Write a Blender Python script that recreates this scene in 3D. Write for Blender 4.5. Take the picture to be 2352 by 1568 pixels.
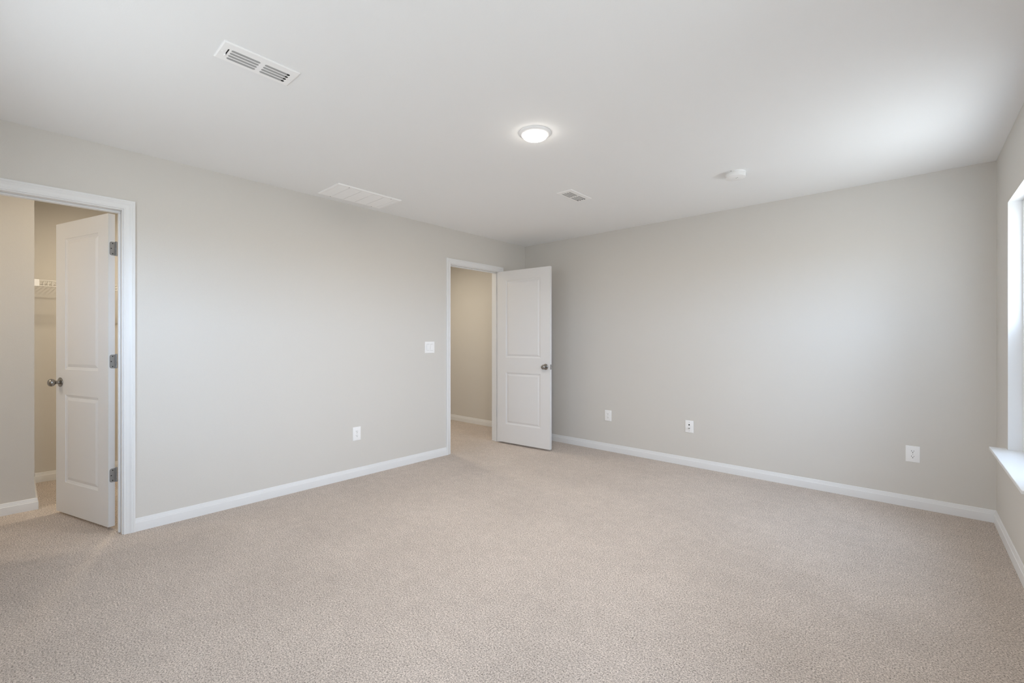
import bpy, bmesh, math, random
from mathutils import Vector, Matrix

# ------------------------------------------------------------------ scene, camera, light
sc = bpy.context.scene
for o in list(bpy.data.objects):
    bpy.data.objects.remove(o, do_unlink=True)
COL = sc.collection
PI = math.pi

XL, XR, YF, YB, HC = -3.7217, 0.4305, 4.4156, -0.42, 2.44     # room planes (metres)
TL, TR_ = 0.12, 0.165                                          # wall thicknesses
XLB = XL - TL                                                  # back of the left wall

sc.view_settings.view_transform = 'Standard'
sc.view_settings.look = 'None'
sc.view_settings.gamma = 1.0
sc.view_settings.exposure = 0.36
sc.view_settings.use_curve_mapping = False

cam_d = bpy.data.cameras.new('camera')
cam_d.sensor_width = 36.0
cam_d.lens = 36.0 * 1024.10 / 2352.0
cam_d.shift_y = -(784 - 781.785) / 2352.0
cam_d.clip_start = 0.02
cam_d.clip_end = 200
cam = bpy.data.objects.new('camera', cam_d)
COL.objects.link(cam)
cam.location = (0, 0, 1.2282)
cam.rotation_euler = (PI / 2, 0, 0.72957)
sc.camera = cam

SKY_SIDE = 14.0        # hazy sky on the side window's side
GROUND_SIDE = 6.2     # sunlit ground out there
SKY_BACK = 4.2        # the same behind the viewpoint
GROUND_BACK = 4.1
LAMP = 17.0         # ceiling disc light
HALL = 12.5
CLOSET = 12.0
VESTIBULE = 7.5

world = bpy.data.worlds.new('sky')
sc.world = world
world.use_nodes = True
wn = world.node_tree.nodes
wl = world.node_tree.links
wn.clear()
w_out = wn.new('ShaderNodeOutputWorld')
w_bg = wn.new('ShaderNodeBackground')
w_tc = wn.new('ShaderNodeTexCoord')
w_sep = wn.new('ShaderNodeSeparateXYZ')
wl.new(w_tc.outputs['Generated'], w_sep.inputs[0])


def w_step(sock, lo, hi):
    n = wn.new('ShaderNodeMapRange')
    n.interpolation_type = 'SMOOTHSTEP'
    n.inputs['From Min'].default_value = lo
    n.inputs['From Max'].default_value = hi
    wl.new(sock, n.inputs['Value'])
    return n.outputs[0]


def w_mix(fac, c0, c1):
    n = wn.new('ShaderNodeMix')
    n.data_type = 'RGBA'
    n.clamp_result = False
    wl.new(fac, n.inputs[0])
    for c, k in ((c0, 6), (c1, 7)):
        if isinstance(c, tuple):
            n.inputs[k].default_value = (*c, 1)
        else:
            wl.new(c, n.inputs[k])
    return n.outputs[2]


SKY_C, GROUND_C = (0.82, 0.985, 1.27), (0.965, 1.0, 1.06)
w_add = wn.new('ShaderNodeMath')
w_add.operation = 'ADD'
wl.new(w_sep.outputs['X'], w_add.inputs[0])
wl.new(w_sep.outputs['Y'], w_add.inputs[1])
f_side = w_step(w_add.outputs[0], -0.25, 0.25)          # 0 behind the viewpoint, 1 on the window side
f_up = w_step(w_sep.outputs['Z'], -0.04, 0.04)
sc_ = lambda c, k: tuple(v * k for v in c)
w_up = w_mix(f_side, sc_(SKY_C, SKY_BACK), sc_(SKY_C, SKY_SIDE))
w_dn = w_mix(f_side, sc_(GROUND_C, GROUND_BACK), sc_(GROUND_C, GROUND_SIDE))
wl.new(w_mix(f_up, w_dn, w_up), w_bg.inputs['Color'])
w_bg.inputs['Strength'].default_value = 1.0
wl.new(w_bg.outputs[0], w_out.inputs[0])

WIN = [(2.96, 3.935), (0.205, 1.18)]  # second one is an unseen window added to brighten the room
WZ0, WZ1 = 0.562, 2.049
for (a, b) in WIN:                              # portals only guide the sky sampling
    d = bpy.data.lights.new('window_portal', 'AREA')
    d.shape = 'RECTANGLE'
    d.size = WZ1 - WZ0
    d.size_y = b - a
    d.cycles.is_portal = True
    o = bpy.data.objects.new('window_portal', d)
    COL.objects.link(o)
    o.location = (XR + TR_ + 0.02, (a + b) / 2, (WZ0 + WZ1) / 2)
    o.rotation_euler = (0, PI / 2, 0)           # faces -X, into the room


LXY = (-1.638, 2.033)
ADDED_BACKWIN = [(-2.75, -1.72), (-1.60, -0.57)]     # unseen window pair, added to light the room from behind the viewpoint
for (a, b) in ADDED_BACKWIN:
    d = bpy.data.lights.new('window_portal', 'AREA')
    d.shape = 'RECTANGLE'
    d.size = b - a
    d.size_y = WZ1 - WZ0
    d.cycles.is_portal = True
    o = bpy.data.objects.new('window_portal', d)
    COL.objects.link(o)
    o.location = ((a + b) / 2, YB - TR_ - 0.02, (WZ0 + WZ1) / 2)
    o.rotation_euler = (PI / 2, 0, 0)          # faces +Y, into the room


def disc(name, loc, power, col):
    """Light of a flat ceiling disc lamp in one of the other rooms."""
    d = bpy.data.lights.new(name, 'AREA')
    d.shape = 'DISK'
    d.size = 0.14
    d.energy = power
    d.color = col
    o = bpy.data.objects.new(name, d)
    COL.objects.link(o)
    o.location = loc


disc('hall_lamp', (-4.90, 3.38, HC - 0.03), HALL, (1, 0.89, 0.72))
disc('closet_lamp', (-4.62, 0.75, HC - 0.03), CLOSET, (1, 0.87, 0.68))
disc('vestibule_lamp', (-4.25, -1.05, HC - 0.03), VESTIBULE, (1, 0.89, 0.74))

sc.cycles.use_denoising = True
sc.cycles.max_bounces = 14
sc.cycles.diffuse_bounces = 10
sc.cycles.transparent_max_bounces = 12
sc.cycles.sample_clamp_indirect = 6.0
sc.cycles.blur_glossy = 1.0
sc.cycles.caustics_reflective = False
sc.cycles.caustics_refractive = False


# ------------------------------------------------------------------ materials
def mat(name, color, rough=0.6, metal=0.0, spec=0.5, bump=0.0, bump_scale=400.0, vary=0.0):
    m = bpy.data.materials.new(name)
    m.use_nodes = True
    nt = m.node_tree
    b = nt.nodes['Principled BSDF']
    b.inputs['Base Color'].default_value = (*color, 1)
    b.inputs['Roughness'].default_value = rough
    b.inputs['Metallic'].default_value = metal
    b.inputs['Specular IOR Level'].default_value = spec
    if bump or vary:
        tc = nt.nodes.new('ShaderNodeTexCoord')
        nz = nt.nodes.new('ShaderNodeTexNoise')
        nz.inputs['Scale'].default_value = bump_scale
        nz.inputs['Detail'].default_value = 3
        nt.links.new(tc.outputs['Object'], nz.inputs['Vector'])
        if bump:
            bp = nt.nodes.new('ShaderNodeBump')
            bp.inputs['Strength'].default_value = bump
            bp.inputs['Distance'].default_value = 0.001
            nt.links.new(nz.outputs['Fac'], bp.inputs['Height'])
            nt.links.new(bp.outputs['Normal'], b.inputs['Normal'])
        if vary:
            mx = nt.nodes.new('ShaderNodeMixRGB')
            mx.inputs[1].default_value = (*[c * (1 - vary) for c in color], 1)
            mx.inputs[2].default_value = (*[min(1, c * (1 + vary)) for c in color], 1)
            nt.links.new(nz.outputs['Fac'], mx.inputs[0])
            nt.links.new(mx.outputs[0], b.inputs['Base Color'])
    return m


M = {}
M['wall'] = mat('wall_paint', (0.662, 0.640, 0.603), 0.75, spec=0.3, bump=0.35, bump_scale=260, vary=0.015)
M['ceiling'] = mat('ceiling_paint', (0.865, 0.873, 0.878), 0.9, spec=0.2, bump=0.25, bump_scale=220, vary=0.01)
M['trim'] = mat('trim_paint', (0.78, 0.785, 0.79), 0.38, bump=0.03, bump_scale=120)
M['door'] = mat('door_paint', (0.75, 0.745, 0.745), 0.42, bump=0.08, bump_scale=300)
M['plastic'] = mat('white_plastic', (0.90, 0.90, 0.90), 0.35)
M['enamel'] = mat('white_enamel', (0.93, 0.93, 0.93), 0.4)
M['vinyl'] = mat('white_vinyl', (0.85, 0.85, 0.85), 0.4)
M['nickel'] = mat('satin_nickel', (0.33, 0.31, 0.285), 0.24, metal=1.0, bump=0.02, bump_scale=500)
M['hinge'] = mat('brushed_hinge', (0.36, 0.355, 0.35), 0.5, metal=0.6, bump=0.03, bump_scale=600)
M['dark'] = mat('dark_hollow', (0.012, 0.012, 0.012), 0.8)
M['screwhead'] = mat('grey_screw', (0.35, 0.35, 0.35), 0.4, metal=0.6)
M['gap'] = mat('grey_gap', (0.30, 0.30, 0.30), 0.7)
M['louver_shade'] = mat('louver_shade_grey', (0.40, 0.40, 0.40), 0.5)  # grey puts the shade of the slot recess into the blade colour
M['duct'] = mat('galvanised_duct', (0.10, 0.10, 0.10), 0.6, metal=0.3)
M['wire'] = mat('white_wire_coating', (0.82, 0.81, 0.78), 0.4)
M['brass'] = mat('connector_metal', (0.55, 0.54, 0.52), 0.3, metal=1.0)
M['siding'] = mat('exterior_siding', (0.62, 0.62, 0.60), 0.7)


def carpet():
    m = bpy.data.materials.new('cut_pile_carpet')
    m.use_nodes = True
    nt = m.node_tree
    N, Lk = nt.nodes, nt.links
    b = N['Principled BSDF']
    b.inputs['Roughness'].default_value = 0.95
    b.inputs['Specular IOR Level'].default_value = 0.1
    tc = N.new('ShaderNodeTexCoord')

    def noise(scale, detail, rough=0.6):
        n = N.new('ShaderNodeTexNoise')
        n.inputs['Scale'].default_value = scale
        n.inputs['Detail'].default_value = detail
        n.inputs['Roughness'].default_value = rough
        Lk.new(tc.outputs['Object'], n.inputs['Vector'])
        return n

    tuft = noise(150, 5, 0.9)
    ramp = N.new('ShaderNodeValToRGB')
    e = ramp.color_ramp.elements
    e[0].position = 0.34
    e[0].color = (0.11, 0.085, 0.066, 1)
    e[1].position = 0.66
    e[1].color = (0.86, 0.79, 0.73, 1)
    for p_, c_ in ((0.44, (0.365, 0.315, 0.275, 1)), (0.50, (0.552, 0.483, 0.430, 1)), (0.57, (0.685, 0.605, 0.545, 1))):
        k = e.new(p_)
        k.color = c_
    Lk.new(tuft.outputs['Fac'], ramp.inputs[0])
    # pile lying in different directions: broad soft patches of slightly different tone
    nap = noise(1.7, 4, 0.55)
    nr = N.new('ShaderNodeMapRange')
    nr.inputs['From Min'].default_value = 0.3
    nr.inputs['From Max'].default_value = 0.7
    nr.inputs['To Min'].default_value = 0.985
    nr.inputs['To Max'].default_value = 1.125
    Lk.new(nap.outputs['Fac'], nr.inputs['Value'])
    nap2 = noise(15, 4, 0.65)
    nr2 = N.new('ShaderNodeMapRange')
    nr2.inputs['From Min'].default_value = 0.3
    nr2.inputs['From Max'].default_value = 0.7
    nr2.inputs['To Min'].default_value = 0.94
    nr2.inputs['To Max'].default_value = 1.06
    Lk.new(nap2.outputs['Fac'], nr2.inputs['Value'])
    mu = N.new('ShaderNodeMath')
    mu.operation = 'MULTIPLY'
    Lk.new(nr.outputs[0], mu.inputs[0])
    Lk.new(nr2.outputs[0], mu.inputs[1])
    sc_ = N.new('ShaderNodeVectorMath')
    sc_.operation = 'SCALE'
    # scattered darker yarn ends
    fl = noise(190, 3, 0.75)
    fr = N.new('ShaderNodeMapRange')
    fr.inputs['From Min'].default_value = 0.36
    fr.inputs['From Max'].default_value = 0.45
    fr.inputs['To Min'].default_value = 0.30
    fr.inputs['To Max'].default_value = 1.08
    Lk.new(fl.outputs['Fac'], fr.inputs['Value'])
    fm = N.new('ShaderNodeVectorMath')
    fm.operation = 'SCALE'
    Lk.new(ramp.outputs['Color'], fm.inputs[0])
    Lk.new(fr.outputs[0], fm.inputs['Scale'])
    Lk.new(fm.outputs[0], sc_.inputs[0])
    Lk.new(mu.outputs[0], sc_.inputs['Scale'])
    Lk.new(sc_.outputs[0], b.inputs['Base Color'])
    bp = N.new('ShaderNodeBump')
    bp.inputs['Strength'].default_value = 0.8
    bp.inputs['Distance'].default_value = 0.004
    Lk.new(tuft.outputs['Fac'], bp.inputs['Height'])
    Lk.new(bp.outputs['Normal'], b.inputs['Normal'])
    return m


M['carpet'] = carpet()


def emitter(name, color, strength):
    m = bpy.data.materials.new(name)
    m.use_nodes = True
    nt = m.node_tree
    nt.nodes.clear()
    o = nt.nodes.new('ShaderNodeOutputMaterial')
    e = nt.nodes.new('ShaderNodeEmission')
    e.inputs['Color'].default_value = (*color, 1)
    e.inputs['Strength'].default_value = strength
    nt.links.new(e.outputs[0], o.inputs[0])
    return m


def see_through(name, tint, gloss, fac):
    m = bpy.data.materials.new(name)
    m.use_nodes = True
    nt = m.node_tree
    nt.nodes.clear()
    o = nt.nodes.new('ShaderNodeOutputMaterial')
    t = nt.nodes.new('ShaderNodeBsdfTransparent')
    t.inputs['Color'].default_value = (*tint, 1)
    g = gloss(nt)
    mx = nt.nodes.new('ShaderNodeMixShader')
    mx.inputs[0].default_value = fac
    nt.links.new(t.outputs[0], mx.inputs[1])
    nt.links.new(g.outputs[0], mx.inputs[2])
    nt.links.new(mx.outputs[0], o.inputs[0])
    return m


def _gl(nt):
    g = nt.nodes.new('ShaderNodeBsdfGlossy')
    g.inputs['Roughness'].default_value = 0.03
    return g


def _df(nt):
    g = nt.nodes.new('ShaderNodeBsdfDiffuse')
    g.inputs['Color'].default_value = (0.05, 0.05, 0.05, 1)
    return g


M['glass'] = see_through('window_glass', (0.96, 0.98, 0.97), _gl, 0.06)
M['screen'] = see_through('insect_screen', (1, 1, 1), _df, 0.55)
M['lamp'] = emitter('lamp_lens', (1.04, 0.97, 0.88), 20.0)


# ------------------------------------------------------------------ mesh helpers
class MB:
    """Collects shapes, then links them as one mesh object."""

    def __init__(self):
        self.bm = bmesh.new()
        self.mi = 0

    def face(self, pts):
        f = self.bm.faces.new([self.bm.verts.new(p) for p in pts])
        f.material_index = self.mi
        return f

    def grid(self, rows, close=False):
        """Quads between rows of points that share vertices."""
        vs = [[self.bm.verts.new(p) for p in r] for r in rows]
        n = len(rows[0])
        for i in range(len(rows) - 1):
            for j in range(n if close else n - 1):
                a, b_ = vs[i][j], vs[i][(j + 1) % n]
                c, d = vs[i + 1][(j + 1) % n], vs[i + 1][j]
                f = self.bm.faces.new((a, b_, c, d))
                f.material_index = self.mi
        return vs

    def cap(self, vs):
        f = self.bm.faces.new(vs)
        f.material_index = self.mi

    def box(self, x0, x1, y0, y1, z0, z1, m=None):
        pts = [Vector((x, y, z)) for z in (z0, z1) for (x, y) in ((x0, y0), (x1, y0), (x1, y1), (x0, y1))]
        if m is not None:
            pts = [m @ p for p in pts]
        v = [self.bm.verts.new(p) for p in pts]
        for q in ((0, 3, 2, 1), (4, 5, 6, 7), (0, 1, 5, 4), (1, 2, 6, 5), (2, 3, 7, 6), (3, 0, 4, 7)):
            f = self.bm.faces.new([v[i] for i in q])
            f.material_index = self.mi

    def lathe(self, prof, m=None, n=40):
        """prof: (radius, height) rows round local Z."""
        rows = []
        for r, h in prof:
            row = []
            for k in range(n):
                a = 2 * PI * k / n
                p = Vector((r * math.cos(a), r * math.sin(a), h))
                row.append(m @ p if m is not None else p)
            rows.append(row)
        vs = self.grid(rows, close=True)
        self.cap(list(reversed(vs[0])))
        self.cap(vs[-1])

    def tube(self, a, b, r, n=8):
        a, b = Vector(a), Vector(b)
        d = b - a
        q = d.to_track_quat('Z', 'Y').to_matrix().to_4x4()
        self.lathe([(r, 0), (r, d.length)], Matrix.Translation(a) @ q, n)

    def prism(self, outline, h0, h1, m=None):
        """outline: closed list of (x, y); extruded in local Z."""
        lo = [Vector((x, y, h0)) for x, y in outline]
        hi = [Vector((x, y, h1)) for x, y in outline]
        if m is not None:
            lo = [m @ p for p in lo]
            hi = [m @ p for p in hi]
        vs = self.grid([lo, hi], close=True)
        self.cap(list(reversed(vs[0])))
        self.cap(vs[1])

    def build(self, name, mats, parent=None, smooth=None, bevel=0.0):
        bmesh.ops.recalc_face_normals(self.bm, faces=self.bm.faces)
        me = bpy.data.meshes.new(name)
        self.bm.to_mesh(me)
        self.bm.free()
        for mm in (mats if isinstance(mats, (list, tuple)) else [mats]):
            me.materials.append(mm)
        if smooth:
            for p in me.polygons:
                p.use_smooth = True
            me.set_sharp_from_angle(angle=math.radians(smooth))
        o = bpy.data.objects.new(name, me)
        COL.objects.link(o)
        if parent:
            o.parent = parent
        if bevel:
            md = o.modifiers.new('soft_edges', 'BEVEL')
            md.width = bevel
            md.segments = 2
            md.limit_method = 'ANGLE'
            md.angle_limit = math.radians(40)
        return o


def rrect(w, h, r, n=5, cx=0, cy=0):
    pts = []
    for (sx, sy, a0) in ((1, 1, 0), (-1, 1, 90), (-1, -1, 180), (1, -1, 270)):
        for k in range(n + 1):
            a = math.radians(a0 + 90 * k / n)
            pts.append((cx + sx * (w / 2 - r) + r * math.cos(a), cy + sy * (h / 2 - r) + r * math.sin(a)))
    return pts


def tag(o, label, cat, group=None, kind=None):
    o['label'] = label
    o['category'] = cat
    if group:
        o['group'] = group
    if kind:
        o['kind'] = kind
    return o


def empty(name, loc=(0, 0, 0), rz=0.0, m=None):
    o = bpy.data.objects.new(name, None)
    COL.objects.link(o)
    o.empty_display_size = 0.05
    if m is not None:
        o.matrix_world = m
    else:
        o.location = loc
        o.rotation_euler = (0, 0, rz)
    return o


def structure(o, label, cat):
    return tag(o, label, cat, kind='structure')


def wall_slab(axis, face, thick, u0, u1, z0, z1, holes):
    """A wall with openings. axis 'x': plane x=face, runs along y. thick is signed."""
    us = sorted({u0, u1, *[h[0] for h in holes], *[h[1] for h in holes]})
    zs = sorted({z0, z1, *[h[2] for h in holes], *[h[3] for h in holes]})
    us = [u for u in us if u0 <= u <= u1]
    zs = [z for z in zs if z0 <= z <= z1]

    def solid(i, j):
        if i < 0 or j < 0 or i >= len(us) - 1 or j >= len(zs) - 1:
            return False
        cu, cz = (us[i] + us[i + 1]) / 2, (zs[j] + zs[j + 1]) / 2
        return not any(h[0] < cu < h[1] and h[2] < cz < h[3] for h in holes)

    b = MB()
    P = (lambda u, z, d: (face + d, u, z)) if axis == 'x' else (lambda u, z, d: (u, face + d, z))
    for i in range(len(us) - 1):
        for j in range(len(zs) - 1):
            if not solid(i, j):
                continue
            a, c, e, g = us[i], us[i + 1], zs[j], zs[j + 1]
            for d in (0, thick):
                b.face([P(a, e, d), P(c, e, d), P(c, g, d), P(a, g, d)])
            if not solid(i - 1, j):
                b.face([P(a, e, 0), P(a, g, 0), P(a, g, thick), P(a, e, thick)])
            if not solid(i + 1, j):
                b.face([P(c, e, 0), P(c, g, 0), P(c, g, thick), P(c, e, thick)])
            if not solid(i, j - 1):
                b.face([P(a, e, 0), P(c, e, 0), P(c, e, thick), P(a, e, thick)])
            if not solid(i, j + 1):
                b.face([P(a, g, 0), P(c, g, 0), P(c, g, thick), P(a, g, thick)])
    bmesh.ops.remove_doubles(b.bm, verts=b.bm.verts, dist=1e-5)
    return b


# ------------------------------------------------------------------ room shell
D1 = (-0.262, 0.458)       # closet doorway, clear width between jambs
D2 = (3.163, 3.926)        # hall doorway
DZ = 2.054
JT = 0.018                 # jamb board thickness

b = MB()
b.face([(-7.2, -1.75, 0), (XR + TR_, -1.75, 0), (XR + TR_, 4.70, 0), (-7.2, 4.70, 0)])
structure(b.build('floor', M['carpet']), 'beige grey speckled cut pile carpet running through all the rooms', 'floor')

b = MB()
b.box(-7.2, XR + TR_, -1.75, 4.70, HC, HC + 0.12)
structure(b.build('ceiling', M['ceiling']), 'flat white painted ceiling', 'ceiling')

holes = [(D1[0] - JT, D1[1] + JT, -0.01, DZ + JT), (D2[0] - JT, D2[1] + JT, -0.01, DZ + JT)]
structure(wall_slab('x', XL, -TL, YB - 0.12, YF, 0, HC, holes).build('wall_left', M['wall']),
          'greige wall with the two white door openings', 'wall')
structure(wall_slab('y', YF, 0.12, XLB, XR + TR_, 0, HC, []).build('wall_far', M['wall']),
          'greige wall holding three low white wall plates', 'wall')
wh = [(a, c, WZ0, WZ1) for a, c in WIN]
structure(wall_slab('x', XR, TR_, YB - 0.12, YF, 0, HC, wh).build('wall_right', M['wall']),
          'greige wall around the bright window', 'wall')
structure(wall_slab('y', YB, -TR_, XL, XR, 0, HC, [(a, c, WZ0, WZ1) for a, c in ADDED_BACKWIN]).build('wall_back', M['wall']),
          'greige wall behind the viewpoint', 'wall')

# closet behind the near door: solid block whose corner shows, back wall and end walls
XC, YC, XCB = -4.752, 0.102, -5.636
b = MB()
rows = []
for z, dy in ((0, 0.008), (0.07, 0.008), (0.20, 0.0), (HC, 0.0)):
    rows.append([(XCB, -1.6, z), (XC, -1.6, z), (XC, YC - 0.02, z), (XC, YC + dy, z), (XCB, YC + dy, z)])
b.grid(rows, close=True)
structure(b.build('wall_closet', M['wall']), 'greige wall corner seen inside the near doorway', 'wall')
structure(wall_slab('x', XCB, -0.1, -1.7, 2.2, 0, HC, []).build('wall_closet_back', M['wall']),
          'back closet wall carrying the white wire shelf', 'wall')
structure(wall_slab('y', 2.1, 0.1, XCB, XLB, 0, HC, []).build('wall_closet_end', M['wall']),
          'end wall of the closet hidden behind the bedroom wall', 'wall')
structure(wall_slab('y', -1.6, -0.1, XCB, XLB, 0, HC, []).build('wall_closet_near', M['wall']),
          'end wall of the closet entry out of sight', 'wall')
structure(wall_slab('x', XLB, 0.1, -1.7, YB - 0.12, 0, HC, []).build('wall_closet_side', M['wall']),
          'side wall of the closet entry out of sight', 'wall')
YH = 4.543
structure(wall_slab('y', YH, 0.1, -7.1, XLB, 0, HC, []).build('wall_hall', M['wall']),
          'warm lit hall wall seen through the far doorway', 'wall')
structure(wall_slab('y', 2.75, -0.1, -7.1, XLB, 0, HC, []).build('wall_hall_near', M['wall']),
          'hall wall opposite the far doorway view', 'wall')
structure(wall_slab('x', -7.1, -0.1, 2.65, 4.64, 0, HC, []).build('wall_hall_end', M['wall']),
          'end wall of the hall out of sight', 'wall')

# ------------------------------------------------------------------ baseboards
BASE = [(0.0125, 0), (0.0125, 0.053), (0.0118, 0.056), (0.0095, 0.0585), (0.0092, 0.0625), (0.0078, 0.0665),
        (0.0062, 0.0725), (0.0056, 0.078), (0.0045, 0.0815), (0.0025, 0.083), (0, 0.083)]


def baseboard(name, pts, label):
    """pts: plan polyline along the wall face, the room on its left hand."""
    pts = [Vector(p) for p in pts]
    nrm = []
    for i in range(len(pts) - 1):
        d = (pts[i + 1] - pts[i]).normalized()
        nrm.append(Vector((-d.y, d.x)))
    offs = []
    for i in range(len(pts)):
        if i == 0:
            offs.append(nrm[0])
        elif i == len(pts) - 1:
            offs.append(nrm[-1])
        else:
            s = nrm[i - 1] + nrm[i]
            offs.append(s * (2.0 / s.length_squared))
    b = MB()
    rows = [[(*(p + o * t), z) for t, z in [(0, 0)] + BASE] for p, o in zip(pts, offs)]
    vs = b.grid(rows, close=True)
    b.cap(vs[0])
    b.cap(list(reversed(vs[-1])))
    return structure(b.build(name, M['trim'], smooth=25), label, 'baseboard')


CW = 0.057
baseboard('baseboard_left', [(XL, D2[0] - 0.007 - CW), (XL, D1[1] + 0.007 + CW)], 'white baseboard between the two doorways')
baseboard('baseboard_far', [(XR, YF), (XL, YF), (XL, D2[1] + 0.007 + CW)], 'white baseboard under the three wall plates')
baseboard('baseboard_right', [(XR, YB), (XR, YF - 0.0125)], 'white baseboard under the window')
baseboard('baseboard_back', [(XL, YB), (XR - 0.0125, YB)], 'white baseboard behind the viewpoint')
baseboard('baseboard_closet', [(XCB, YC + 0.008), (XC, YC + 0.008), (XC, -1.6)], 'white baseboard wrapping the closet wall corner')
baseboard('baseboard_closet_back', [(XCB, 2.1), (XCB, YC + 0.021)], 'white baseboard deep in the closet')
baseboard('baseboard_hall', [(XLB, YH), (-7.1, YH)], 'white baseboard seen through the far doorway')

# ------------------------------------------------------------------ door frames
CAS = [(0, 0), (0, 0.0072), (0.002, 0.0092), (0.006, 0.0098), (0.0085, 0.0090), (0.0098, 0.0078), (0.012, 0.0088), (0.022, 0.0100),
       (0.029, 0.0118), (0.034, 0.0148), (0.0385, 0.0164), (0.0415, 0.0160), (0.0425, 0.0146), (0.0450, 0.0146),
       (0.0462, 0.0164), (0.0545, 0.0168), (0.0570, 0.0150), (0.0570, 0)]


def door_frame(name, d, label, stop_x):
    root = empty(name, (XL, (d[0] + d[1]) / 2, 0))
    structure(root, label, 'door trim')
    off = Vector(root.location)

    def L(x, y, z):
        return (x - off.x, y - off.y, z - off.z)
    y0, y1, z1 = d[0] - 0.007, d[1] + 0.007, DZ + 0.007
    for face, s in ((XL, 1), (XLB, -1)):
        b = MB()
        path = lambda w: [(y0 - w, 0), (y0 - w, z1 + w), (y1 + w, z1 + w), (y1 + w, 0)]
        cols = [[L(face + s * t, y, z) for y, z in path(w)] for w, t in CAS]
        vs = b.grid(cols)
        b.cap([r[0] for r in vs])
        b.cap([r[-1] for r in reversed(vs)])
        b.build('casing', M['trim'], root, smooth=20)
    b = MB()                                          # jamb boards
    x0, x1 = XLB, XL
    b.box(x0 - off.x, x1 - off.x, d[0] - JT - off.y, d[0] - off.y, 0, DZ + JT)
    b.box(x0 - off.x, x1 - off.x, d[1] - off.y, d[1] + JT - off.y, 0, DZ + JT)
    b.box(x0 - off.x, x1 - off.x, d[0] - off.y, d[1] - off.y, DZ, DZ + JT)
    b.build('jamb', M['trim'], root, bevel=0.0012)
    b = MB()                                          # stop strips
    s0, s1 = stop_x[0] - off.x, stop_x[1] - off.x
    t = 0.011
    b.box(s0, s1, d[0] - off.y, d[0] + t - off.y, 0, DZ - t)
    b.box(s0, s1, d[1] - t - off.y, d[1] - off.y, 0, DZ - t)
    b.box(s0, s1, d[0] - off.y, d[1] - off.y, DZ - t, DZ)
    b.build('door_stop', M['trim'], root, bevel=0.003)
    return root


door_frame('trim_1', D1, 'white moulded casing around the near closet doorway', (XLB + 0.037, XLB + 0.071))
t2 = door_frame('trim_2', D2, 'white moulded casing around the far hall doorway', (XL - 0.071, XL - 0.037))
b = MB()
b.prism(rrect(0.028, 0.057, 0.006), 0, 0.002, Matrix.Translation((-0.018, D2[0] - t2.location.y, 0.937)) @ Matrix.Rotation(-PI / 2, 4, 'X'))
b.build('strike_plate', M['hinge'], t2, smooth=30)

# ------------------------------------------------------------------ doors
LT = 0.035
LEAF_Z0, LEAF_Z1 = 0.021, 2.051
PAN = [(0.0, 0.0), (0.0012, 0.0030), (0.006, 0.0042), (0.016, 0.0082), (0.0185, 0.0086), (0.0200, 0.0072), (0.036, 0.0022), (0.0385, 0.0016)]


def make_leaf(x0, x1, panels):
    """Moulded two-panel leaf, local x along its width, y 0..LT through its thickness."""
    b = MB()
    us = sorted({x0, x1, *[q for p in panels for q in p[:2]]})
    zs = sorted({LEAF_Z0, LEAF_Z1, *[q for p in panels for q in p[2:]]})
    for side in (0, 1):
        Y = (lambda d: d) if side == 0 else (lambda d: LT - d)
        for i in range(len(us) - 1):
            for j in range(len(zs) - 1):
                cu, cz = (us[i] + us[i + 1]) / 2, (zs[j] + zs[j + 1]) / 2
                if any(p[0] < cu < p[1] and p[2] < cz < p[3] for p in panels):
                    continue
                b.face([(us[i], Y(0), zs[j]), (us[i + 1], Y(0), zs[j]), (us[i + 1], Y(0), zs[j + 1]), (us[i], Y(0), zs[j + 1])])
        for p in panels:
            rows = []
            for w, dp in PAN:
                rows.append([(p[0] + w, Y(dp), p[2] + w), (p[1] - w, Y(dp), p[2] + w), (p[1] - w, Y(dp), p[3] - w), (p[0] + w, Y(dp), p[3] - w)])
            vs = b.grid(rows, close=True)
            b.cap(vs[-1])
    for (a, c) in ((x0, x0), (x1, x1)):
        b.face([(a, 0, LEAF_Z0), (a, LT, LEAF_Z0), (a, LT, LEAF_Z1), (a, 0, LEAF_Z1)])
    for z in (LEAF_Z0, LEAF_Z1):
        b.face([(x0, 0, z), (x1, 0, z), (x1, LT, z), (x0, LT, z)])
    bmesh.ops.remove_doubles(b.bm, verts=b.bm.verts, dist=1e-5)
    return b


BALL = [(0.0005, 0.0), (0.0325, 0.0), (0.0335, 0.002), (0.0330, 0.005), (0.0290, 0.0075), (0.0190, 0.0095), (0.0130, 0.0110), (0.0118, 0.0140),
        (0.0115, 0.0250), (0.0125, 0.0285), (0.0165, 0.0315), (0.0215, 0.0355), (0.0250, 0.0410), (0.0265, 0.0470), (0.0262, 0.0520),
        (0.0240, 0.0580), (0.0195, 0.0630), (0.0130, 0.0662), (0.0060, 0.0675), (0.0005, 0.0677)]


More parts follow.
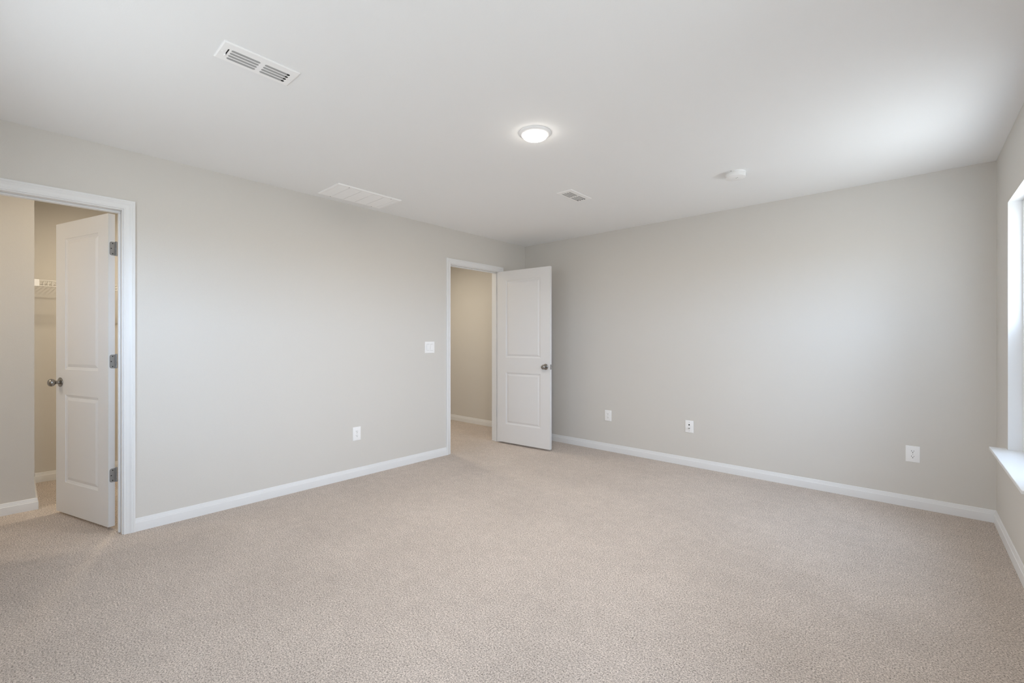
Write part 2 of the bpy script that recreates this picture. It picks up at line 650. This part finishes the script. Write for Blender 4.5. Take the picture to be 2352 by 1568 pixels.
def add_door_hardware(root, x_knob, x_edge, sx, hinge_x, hx_dir, pin_y):
    """Knobs on both faces, latch on the free edge (x_edge), hinges on the other edge."""
    for s in (0, 1):
        b = MB()
        m = Matrix.Translation((x_knob, 0 if s == 0 else LT, 0.935)) @ Matrix.Rotation(PI / 2 if s == 0 else -PI / 2, 4, 'X')
        b.lathe(BALL, m, 48)
        b.build('knob', M['nickel'], root, smooth=35)
    b = MB()
    mface = Matrix.Translation((x_edge, LT / 2, 0.935)) @ Matrix(((0, 0, sx, 0), (1, 0, 0, 0), (0, 1, 0, 0), (0, 0, 0, 1)))
    b.prism(rrect(0.025, 0.057, 0.006), -0.001, 0.0012, mface)
    lp = b.build('latch_plate', M['hinge'], root, smooth=30)
    b = MB()
    b.box(x_edge, x_edge + sx * 0.010, LT / 2 - 0.008, LT / 2 + 0.006, 0.927, 0.943)
    b.build('latch_bolt', M['brass'], lp, bevel=0.003)
    for zc in (1.826, 1.092, 0.352):
        b = MB()
        m = Matrix.Translation((hinge_x, 0, zc)) @ Matrix(((0, 0, -sx, 0), (1, 0, 0, 0), (0, 1, 0, 0), (0, 0, 0, 1)))
        # leaf plate let into the door edge, rounded on the side away from the pin
        w0, w1 = (0.006, pin_y - 0.003) if pin_y > LT / 2 else (pin_y + 0.003, LT - 0.006)
        out = []
        h = 0.0445
        r = 0.012
        if pin_y > LT / 2:
            for k in range(7):
                a = PI + PI / 2 * k / 6
                out.append((w0 + r + r * math.cos(a), -h + r + r * math.sin(a)))
            out += [(w1, -h), (w1, h)]
            for k in range(7):
                a = PI / 2 + PI / 2 * k / 6
                out.append((w0 + r + r * math.cos(a), h - r + r * math.sin(a)))
        else:
            out += [(w0, h), (w0, -h)]
            for k in range(7):
                a = -PI / 2 + PI / 2 * k / 6
                out.append((w1 - r + r * math.cos(a), -h + r + r * math.sin(a)))
            for k in range(7):
                a = PI / 2 * k / 6
                out.append((w1 - r + r * math.cos(a), h - r + r * math.sin(a)))
        b.prism(out, -0.001, 0.0016, m)
        hg = b.build('hinge', M['hinge'], root, smooth=30)
        b = MB()
        px = hinge_x + hx_dir * 0.005
        for k in range(5):
            z0 = zc - 0.0445 + 0.0178 * k
            b.lathe([(0.0055, z0 + 0.0006), (0.0058, z0 + 0.0012), (0.0058, z0 + 0.0166), (0.0055, z0 + 0.0172)], Matrix.Translation((px, pin_y, 0)), 16)
        b.lathe([(0.0035, zc - 0.046), (0.0035, zc + 0.0445), (0.0062, zc + 0.0448), (0.0062, zc + 0.0475), (0.004, zc + 0.0495)], Matrix.Translation((px, pin_y, 0)), 16)
        b.build('hinge_pin', M['hinge'], hg, smooth=40)
        for (uy, uz) in ((0.5, 0.033), (0.27 if pin_y > LT / 2 else 0.73, 0.0), (0.5, -0.033)):
            b = MB()
            b.lathe([(0.0034, 0.0014), (0.0032, 0.0022), (0.0010, 0.0019)], m @ Matrix.Translation((w0 + (w1 - w0) * uy, uz, 0)), 14)
            b.build('screw', M['dark'], hg, smooth=40)


# closet door: opens away from the room, hinge edge (x = 0) faces us
ang = math.atan2(0.205, 0.666)
dr = empty('door_1', (-3.864, 0.409, 0), ang)
structure(dr, 'white two panel door standing open inside the near closet doorway', 'door')
Lc = 0.700
make_leaf(-Lc, 0, [(-Lc + 0.133, -0.126, 1.027, 1.938), (-Lc + 0.133, -0.126, 0.239, 0.850)]).build('leaf', M['door'], dr, smooth=12)
add_door_hardware(dr, -Lc + 0.066, -Lc, -1, 0.0, 1, LT + 0.006)

# hall door: opens into the room, free edge faces us
ang = math.atan2(0.061, 0.743)
dr = empty('door_2', (-3.712, 3.887, 0), ang)
structure(dr, 'white two panel door swung into the room by the far corner', 'door')
Lh = 0.746
make_leaf(0, Lh, [(0.130, Lh - 0.125, 1.029, 1.940), (0.130, Lh - 0.125, 0.241, 0.852)]).build('leaf', M['door'], dr, smooth=12)
add_door_hardware(dr, Lh - 0.056, Lh, 1, 0.0, -1, LT + 0.006)


# ------------------------------------------------------------------ windows
def ring(b, x0, x1, y0, y1, z0, z1, w):
    b.box(x0, x1, y0, y0 + w, z0, z1)
    b.box(x0, x1, y1 - w, y1, z0, z1)
    b.box(x0, x1, y0 + w, y1 - w, z0, z0 + w)
    b.box(x0, x1, y0 + w, y1 - w, z1 - w, z1)


def make_window(name, y0, y1, label, back=False):
    root = empty(name, (XR, (y0 + y1) / 2, WZ0)) if not back else empty(name, ((y0 + y1) / 2, YB, WZ0), -PI / 2)
    structure(root, label, 'window')
    ox, oy, oz = root.location
    hy = (y1 - y0) / 2
    z1 = WZ1 - oz
    zs = 0.018                                    # top of the sill board
    jd = 0.058
    b = MB()                                      # painted return boards round the opening
    e = 0.0015
    b.box(-0.0005, jd, -hy - 0.001, -hy + e, zs, z1)
    b.box(-0.0005, jd, hy - e, hy + 0.001, zs, z1)
    b.box(-0.0005, jd, -hy + e, hy - e, z1 - e, z1 + 0.001)
    b.build('jamb', M['trim'], root)
    b = MB()                                      # sill board with horns
    b.prism([(-0.073, -hy - 0.05), (0.0, -hy - 0.05), (0.0, -hy), (jd, -hy), (jd, hy), (0.0, hy), (0.0, hy + 0.05), (-0.073, hy + 0.05)], 0, zs)
    b.build('sill', M['trim'], root, bevel=0.003)
    b = MB()
    ring(b, jd, 0.15, -hy, hy, 0, z1, 0.032)
    fr = b.build('frame', M['vinyl'], root, bevel=0.002)
    mid = (z1 + zs) / 2 + 0.0
    for nm, xa, za, zb in (('sash', 0.072, 0.032, mid + 0.02), ('sash', 0.107, mid - 0.02, z1 - 0.032)):
        b = MB()
        ring(b, xa, xa + 0.033, -hy + 0.032, hy - 0.032, za, zb, 0.042)
        s = b.build(nm, M['vinyl'], root, bevel=0.003)
        b = MB()
        b.box(xa + 0.014, xa + 0.018, -hy + 0.07, hy - 0.07, za + 0.038, zb - 0.038)
        b.build('pane', M['glass'], s)
    b = MB()
    b.box(0.1425, 0.1435, -hy + 0.033, hy - 0.033, 0.033, mid + 0.01)
    b.build('insect_screen', M['screen'], root)
    return root


make_window('window_1', *WIN[0], 'white window with projecting sill by the far right corner')

make_window('window_2_added', *WIN[1], 'unseen white window beside the viewpoint, added for its light')
make_window('window_3_added', *ADDED_BACKWIN[0], 'unseen white window added for its light behind the viewpoint, farther from the side window', True)
make_window('window_4_added', *ADDED_BACKWIN[1], 'unseen white window added for its light behind the viewpoint, closer to the side window', True)


# ------------------------------------------------------------------ ceiling fittings
def ceil_frame(x, y):
    """Local x right along world Y, local y along world -X, local z down from the ceiling."""
    return Matrix(((0, -1, 0, x), (1, 0, 0, y), (0, 0, 1, HC), (0, 0, 0, 1)))


def register(x, y, w, h, label, slot_n, damper):
    """Stamped supply register: long side w along world Y, h along world X; hangs just under the ceiling."""
    root = tag(empty('supply_register', m=ceil_frame(x, y)), label, 'vent', 'supply registers on the ceiling')
    zf = -0.0055
    ed = 0.0045
    bank = [(-w * 0.37, 0.0), (w * 0.06, w * 0.41)]
    pitch = h * 0.150
    ys = [(t - 0.5) * h for t in (0.335, 0.485, 0.635, 0.785)]
    sl = pitch * 0.68
    cuts_y = sorted({-h / 2 + ed, h / 2 - ed, *[q for y_ in ys for q in (y_ - sl / 2, y_ + sl / 2)]})
    cuts_x = sorted({-w / 2 + ed, w / 2 - ed, *[q for s in bank for q in s]})
    dslot = None
    if damper:
        dslot = (-w * 0.412, -w * 0.396, -h * 0.19, h * 0.20)
        cuts_y = sorted({*cuts_y, dslot[2], dslot[3]})
        cuts_x = sorted({*cuts_x, dslot[0], dslot[1]})

    def hole(cx, cy):
        if dslot and dslot[0] < cx < dslot[1] and dslot[2] < cy < dslot[3]:
            return True
        return any(s[0] < cx < s[1] for s in bank) and any(abs(cy - y_) < sl / 2 for y_ in ys)
    b = MB()                                       # face with open slots
    for i in range(len(cuts_x) - 1):
        for j in range(len(cuts_y) - 1):
            cx, cy = (cuts_x[i] + cuts_x[i + 1]) / 2, (cuts_y[j] + cuts_y[j + 1]) / 2
            if hole(cx, cy):
                continue
            b.face([(cuts_x[i], cuts_y[j], zf), (cuts_x[i + 1], cuts_y[j], zf), (cuts_x[i + 1], cuts_y[j + 1], zf), (cuts_x[i], cuts_y[j + 1], zf)])
    for s in bank:                                 # rounded slot ends
        for y_ in ys:
            for x_, sg in ((s[0], 1), (s[1], -1)):
                for v in (1, -1):
                    pts = [(x_, y_ + v * sl / 2, zf)]
                    for k in range(6):
                        a_ = PI / 2 * k / 5
                        pts.append((x_ + sg * sl / 2 * (1 - math.cos(a_)), y_ + v * sl / 2 * math.sin(a_), zf))
                    b.face(pts)
    a, c = w / 2, h / 2
    b.grid([[(-a, -c, -0.0002), (a, -c, -0.0002), (a, c, -0.0002), (-a, c, -0.0002)],
            [(-a, -c, -0.003), (a, -c, -0.003), (a, c, -0.003), (-a, c, -0.003)],
            [(-a + ed, -c + ed, zf), (a - ed, -c + ed, zf), (a - ed, c - ed, zf), (-a + ed, c - ed, zf)]], close=True)
    bmesh.ops.remove_doubles(b.bm, verts=b.bm.verts, dist=1e-5)
    b.build('face_plate', M['enamel'], root)
    b = MB()                                       # dark box above the slots
    b.box(-w * 0.45, w * 0.45, -h * 0.40, h * 0.40, -0.0012, -0.0004)
    b.build('duct_box', M['duct'], root)
    for n_, s in enumerate(bank):
        for y_ in ys:
            b = MB()                               # blade bent up from the bar beyond each slot
            x0, x1 = s[0] + 0.001, s[1] - (0.011 if n_ else -0.001)
            p0, p1 = (y_ + sl * 0.52, zf + 0.0006), (y_ - sl * 0.55, -0.0020)
            b.grid([[(x0, p0[0], p0[1]), (x1, p0[0], p0[1])], [(x0, p1[0], p1[1]), (x1, p1[0], p1[1])],
                    [(x0, p1[0], p1[1] + 0.0006), (x1, p1[0], p1[1] + 0.0006)], [(x0, p0[0], p0[1] + 0.0006), (x1, p0[0], p0[1] + 0.0006)]])
            b.build('blade', M['louver_shade'], root)
    for sx in (-1, 1):
        b = MB()
        b.lathe([(0.0045, zf + 0.0002), (0.0040, zf - 0.0012), (0.0018, zf - 0.0018)], Matrix.Translation((sx * w * 0.452, h * 0.04, 0)), 16)
        b.build('screw', M['enamel'], root, smooth=40)
    if damper:
        b = MB()
        b.box(dslot[0] - 0.001, dslot[0] + 0.003, dslot[3] - 0.014, dslot[3] - 0.001, zf - 0.005, zf + 0.003)
        b.build('damper_lever', M['enamel'], root, bevel=0.0008)
    return root


register(-2.134, 0.717, 0.300, 0.148, 'larger white slotted ceiling vent nearest the viewpoint, with a black lever slot', 4, True)
register(-2.098, 3.130, 0.306, 0.146, 'small white slotted ceiling vent beyond the round light, toward the far corner', 4, False)

# return air grille near the left wall
rx, ry, rw, rh = -3.448, 1.950, 0.574, 0.345
root = tag(empty('return_grille', m=ceil_frame(rx, ry)), 'wide flat white return air grille on the ceiling along the left wall', 'vent')
b = MB()
a, c = rw / 2, rh / 2
z0 = -0.010
R0 = [(-a, -c, -0.0002), (a, -c, -0.0002), (a, c, -0.0002), (-a, c, -0.0002)]


def rr(d, z):
    return [(-a + d, -c + d, z), (a - d, -c + d, z), (a - d, c - d, z), (-a + d, c - d, z)]


b.grid([R0, rr(0, -0.004), rr(0.008, z0), rr(0.020, z0), rr(0.022, z0 + 0.002)], close=True)
b.build('frame', M['enamel'], root)
b = MB()
b.box(-a + 0.02, a - 0.02, -c + 0.02, c - 0.02, -0.0013, -0.0004)
b.build('filter_backing', M['duct'], root)
b = MB()                                           # rows of fine fixed louvres, broken at five ribs
ni = 20
span = rh - 0.044
xs = [-a + 0.022] + [-a + 0.022 + (rw - 0.044) * f for f in (0.165, 0.36, 0.555, 0.75, 0.945)] + [a - 0.022]
for k in range(ni):
    yk = -c + 0.022 + span * (k + 0.5) / ni
    m = Matrix.Translation((0, yk, z0 + 0.0040)) @ Matrix.Rotation(math.radians(-20), 4, 'X')
    for i in range(len(xs) - 1):
        b.box(xs[i] + (0.0026 if i else -0.003), xs[i + 1] - (0.0026 if i < len(xs) - 2 else -0.003), -span / ni * 0.56, span / ni * 0.56, -0.0004, 0.0004, m)
b.build('louvre_panel', M['enamel'], root)
for fx in xs[1:-1]:
    b = MB()
    for k in range(ni):
        yk = -c + 0.022 + span * (k + 0.5) / ni
        b.box(fx - 0.0028, fx + 0.0028, yk + span / ni * 0.10, yk + span / ni * 0.5, z0 + 0.0008, z0 + 0.0016)
    b.build('rib', M['enamel'], root)
for fx, fy in ((-0.33, 0.455), (0.33, 0.455), (-0.33, -0.455), (0.33, -0.455)):
    b = MB()
    b.lathe([(0.0042, z0 + 0.0002), (0.0038, z0 - 0.0010), (0.0015, z0 - 0.0016)], Matrix.Translation((fx * rw, fy * rh, 0)), 14)
    b.build('screw', M['screwhead'], root, smooth=40)

# ceiling disc light
lx, ly = LXY
root = tag(empty('ceiling_light', (lx, ly, HC)), 'glowing round white disc light in the middle of the ceiling', 'ceiling light')
b = MB()
b.lathe([(0.0005, -0.0003), (0.095, -0.0003), (0.095, -0.0022), (0.0930, -0.0050), (0.082, -0.0115), (0.0745, -0.0150), (0.0725, -0.0150), (0.0720, -0.0120), (0.0005, -0.0120)], None, 72)
b.build('trim_ring', M['plastic'], root, smooth=35)
b = MB()
b.lathe([(0.0715, -0.0122), (0.0712, -0.0170), (0.0690, -0.0215), (0.0630, -0.0262), (0.0520, -0.0300), (0.0360, -0.0328), (0.0180, -0.0342), (0.0005, -0.0346)], None, 72)
b.build('lens', M['lamp'], root, smooth=60)

d = bpy.data.lights.new('disc_light', 'AREA')      # the light the disc throws downwards
d.shape = 'DISK'
d.size = 0.13
d.energy = LAMP
d.color = (1.08, 0.96, 0.82)
o = bpy.data.objects.new('disc_light', d)
COL.objects.link(o)
o.location = (lx, ly, HC - 0.0352)

# smoke detector
root = tag(empty('smoke_detector', (-0.944, 3.478, HC)), 'small round white smoke detector on the ceiling near the window', 'smoke detector')
b = MB()
b.lathe([(0.0005, -0.0003), (0.0665, -0.0003), (0.0665, -0.0065), (0.0650, -0.0078), (0.0005, -0.0078)], None, 64)
b.build('mounting_plate', M['plastic'], root, smooth=35)
b = MB()
b.lathe([(0.0005, -0.0080), (0.0620, -0.0080), (0.0620, -0.0100), (0.0660, -0.0112), (0.0668, -0.0125), (0.0668, -0.0345), (0.0660, -0.0362), (0.0642, -0.0370), (0.0005, -0.0376)], None, 64)
cv = b.build('cover', M['plastic'], root, smooth=35)
b = MB()
b.lathe([(0.010, -0.0370), (0.0098, -0.0384), (0.0005, -0.0388)], Matrix.Translation((-0.006, -0.018, 0)), 24)
b.build('test_button', M['plastic'], cv, smooth=40)
for dx_, dy_ in ((0.004, 0.005), (0.014, 0.000)):
    b = MB()
    b.lathe([(0.0028, -0.0370), (0.0026, -0.0379), (0.0005, -0.0379)], Matrix.Translation((dx_, dy_, 0)), 12)
    b.build('indicator_hole', M['dark'], cv)
b = MB()
b.box(-0.0135, -0.0085, -0.0670, -0.0645, -0.0055, -0.0028)
b.build('latch_slot', M['dark'], root)


# ------------------------------------------------------------------ wall plates
def wall_m(side, u, z):
    """Local x right, local y up, local z out of the wall."""
    if side == 'left':       # plane x = XL, seen with +Y to the right
        return Matrix(((0, 0, 1, XL), (1, 0, 0, u), (0, 1, 0, z), (0, 0, 0, 1)))
    return Matrix(((1, 0, 0, u), (0, 0, -1, YF), (0, 1, 0, z), (0, 0, 0, 1)))   # plane y = YF


def plate(root, w, h, holes=()):
    b = MB()
    a, c = w / 2, h / 2
    f = 0.0052
    vs = b.grid([[(-a, -c, 0.0001), (a, -c, 0.0001), (a, c, 0.0001), (-a, c, 0.0001)],
                 [(-a, -c, 0.0022), (a, -c, 0.0022), (a, c, 0.0022), (-a, c, 0.0022)],
                 [(-a + .0015, -c + .0015, 0.0042), (a - .0015, -c + .0015, 0.0042), (a - .0015, c - .0015, 0.0042), (-a + .0015, c - .0015, 0.0042)],
                 [(-a + .0055, -c + .0055, f), (a - .0055, -c + .0055, f), (a - .0055, c - .0055, f), (-a + .0055, c - .0055, f)]], close=True)
    b.cap(vs[-1])
    b.cap(list(reversed(vs[0])))
    b.build('cover_plate', M['plastic'], root, smooth=20)
    return f


def screw(root, x, y, f, r=0.0028, m='plastic'):
    b = MB()
    b.lathe([(r, f - 0.0004), (r * 0.95, f + 0.0006), (r * 0.5, f + 0.0010), (0.0003, f + 0.0010)], Matrix.Translation((x, y, 0)), 16)
    s = b.build('screw', M[m], root, smooth=40)
    return s


def outlet(side, u, z, w, h, label):
    root = tag(empty('wall_outlet', m=wall_m(side, u, z)), label, 'outlet', 'double outlets on the walls')
    f = plate(root, w, h)
    for s in (1, -1):
        b = MB()
        o = []
        for k in range(40):                       # round face flattened top and bottom
            a = 2 * PI * k / 40
            o.append((0.0172 * math.cos(a), s * 0.0195 + max(-0.0138, min(0.0138, 0.0172 * math.sin(a)))))
        b.prism(o, f - 0.0010, f + 0.0016)
        so = b.build('socket', M['plastic'], root, smooth=30)
        q = f + 0.0016
        for (x0, x1, y0, y1) in ((-0.0076, -0.0052, -0.0005, 0.0080), (0.0052, 0.0074, 0.0004, 0.0072)):
            b = MB()
            b.box(x0, x1, s * 0.0195 + y0, s * 0.0195 + y1, q - 0.0010, q + 0.0001)
            b.build('slot', M['dark'], so)
        b = MB()
        b.prism([(x, y + s * 0.0195 - 0.0068) for x, y in ((0.0027, 0.0012), (0.0024, 0.0027), (-0.0024, 0.0027), (-0.0027, 0.0012), (-0.0024, -0.0018), (0, -0.0028), (0.0024, -0.0018))],
                q - 0.0010, q + 0.0001)
        b.build('ground_hole', M['dark'], so)
    screw(root, 0, 0, f, 0.0026, 'screwhead')
    return root


outlet('left', 2.0625, 0.390, 0.076, 0.121, 'white double outlet low on the wall between the two doorways')
outlet('far', -2.5115, 0.393, 0.080, 0.118, 'white double outlet nearest the far open door, on the far wall')
outlet('far', 0.0115, 0.393, 0.079, 0.118, 'white double outlet nearest the window, on the far wall')

root = tag(empty('data_plate', m=wall_m('far', -1.6165, 0.386)), 'white plate with a black jack and a metal connector between two outlets', 'data outlet')
f = plate(root, 0.079, 0.118)
b = MB()
b.box(-0.0085, 0.0085, 0.0085, 0.0265, f - 0.002, f + 0.0010)
jk = b.build('network_jack', M['plastic'], root, bevel=0.0008)
b = MB()
b.box(-0.0062, 0.0062, 0.0110, 0.0230, f - 0.001, f + 0.0012)
b.box(-0.0030, 0.0030, 0.0230, 0.0250, f - 0.001, f + 0.0012)
b.build('port', M['dark'], jk)
b = MB()
b.lathe([(0.0068, f - 0.001), (0.0068, f + 0.0022), (0.0048, f + 0.0025), (0.0048, f + 0.0110), (0.0040, f + 0.0115), (0.0040, f + 0.0105), (0.0006, f + 0.0105)], Matrix.Translation((0, -0.0175, 0)), 24)
b.build('cable_connector', M['brass'], root, smooth=30)
screw(root, 0, 0.0415, f, 0.0030, 'screwhead')
screw(root, 0, -0.0415, f, 0.0030, 'screwhead')

root = tag(empty('light_switch', m=wall_m('left', 2.8795, 1.158)), 'white double rocker switch beside the far doorway', 'switch')
f = plate(root, 0.122, 0.119)
for s in (-1, 1):
    b = MB()
    cx = s * 0.0232
    ring_o = rrect(0.0345, 0.068, 0.002, 3, cx, 0)
    b.prism(ring_o, f - 0.001, f + 0.0003)
    b.build('switch_bezel', M['gap'], root)
    b = MB()
    hi, lo = (0.0018, 0.0062) if s < 0 else (0.0062, 0.0018)
    x0, x1 = cx - 0.0163, cx + 0.0163
    b.grid([[(x0, -0.0325, f - .001), (x1, -0.0325, f - .001), (x1, 0.0322, f - .001), (x0, 0.0322, f - .001)],
            [(x0, -0.0325, f + lo), (x1, -0.0325, f + lo), (x1, 0.0322, f + hi), (x0, 0.0322, f + hi)]], close=True)
    bm_top = [(x0, -0.0325, f + lo), (x1, -0.0325, f + lo), (x1, 0.0322, f + hi), (x0, 0.0322, f + hi)]
    b.face(bm_top)
    bmesh.ops.remove_doubles(b.bm, verts=b.bm.verts, dist=1e-6)
    b.build('rocker', M['plastic'], root, bevel=0.0008)
    for sy in (-1, 1):
        screw(root, cx, sy * 0.048, f, 0.0024)

# ------------------------------------------------------------------ wire shelf in the closet
sx0 = XCB + 0.004
sx1 = -5.335
sy0, sy1 = YC + 0.003, 2.05
zt = 1.722
root = tag(empty('wire_shelf', (XCB, sy0, zt)), 'white wire shelf high on the back wall inside the near closet', 'shelf')
ox, oy, oz = root.location


def T(b, p, q, r, n=8):
    b.tube((p[0] - ox, p[1] - oy, p[2] - oz), (q[0] - ox, q[1] - oy, q[2] - oz), r, n)


b = MB()
y = sy0 + 0.012
while y < sy1:
    T(b, (sx0, y, zt), (sx1, y, zt), 0.0017, 6)
    T(b, (sx1, y, zt), (sx1 + 0.002, y, zt - 0.040), 0.0017, 6)
    y += 0.0254
b.build('deck_wires', M['wire'], root)
for nm, x, z, r in (('rail', sx1 + 0.002, zt + 0.002, 0.0032), ('rail', sx1 + 0.003, zt - 0.042, 0.0034), ('rail', sx0, zt - 0.003, 0.0030), ('rail', (sx0 + sx1) / 2, zt - 0.003, 0.0028)):
    b = MB()
    T(b, (x, sy0, z), (x, sy1, z), r, 10)
    b.build(nm, M['wire'], root, smooth=40)
b = MB()
b.box(sx1 - 0.030 - ox, sx1 + 0.010 - ox, 0.0, 0.036, -0.049, 0.008)
b.build('end_bracket', M['plastic'], root, bevel=0.003)
for yb in (0.66, 1.35):
    b = MB()
    T(b, (sx1, yb, zt - 0.040), (sx0, yb, zt - 0.33), 0.005, 8)
    b.box(sx1 - 0.012 - ox, sx1 + 0.008 - ox, yb - 0.012 - oy, yb + 0.012 - oy, -0.046, -0.004)
    b.build('brace', M['wire'], root, smooth=40)
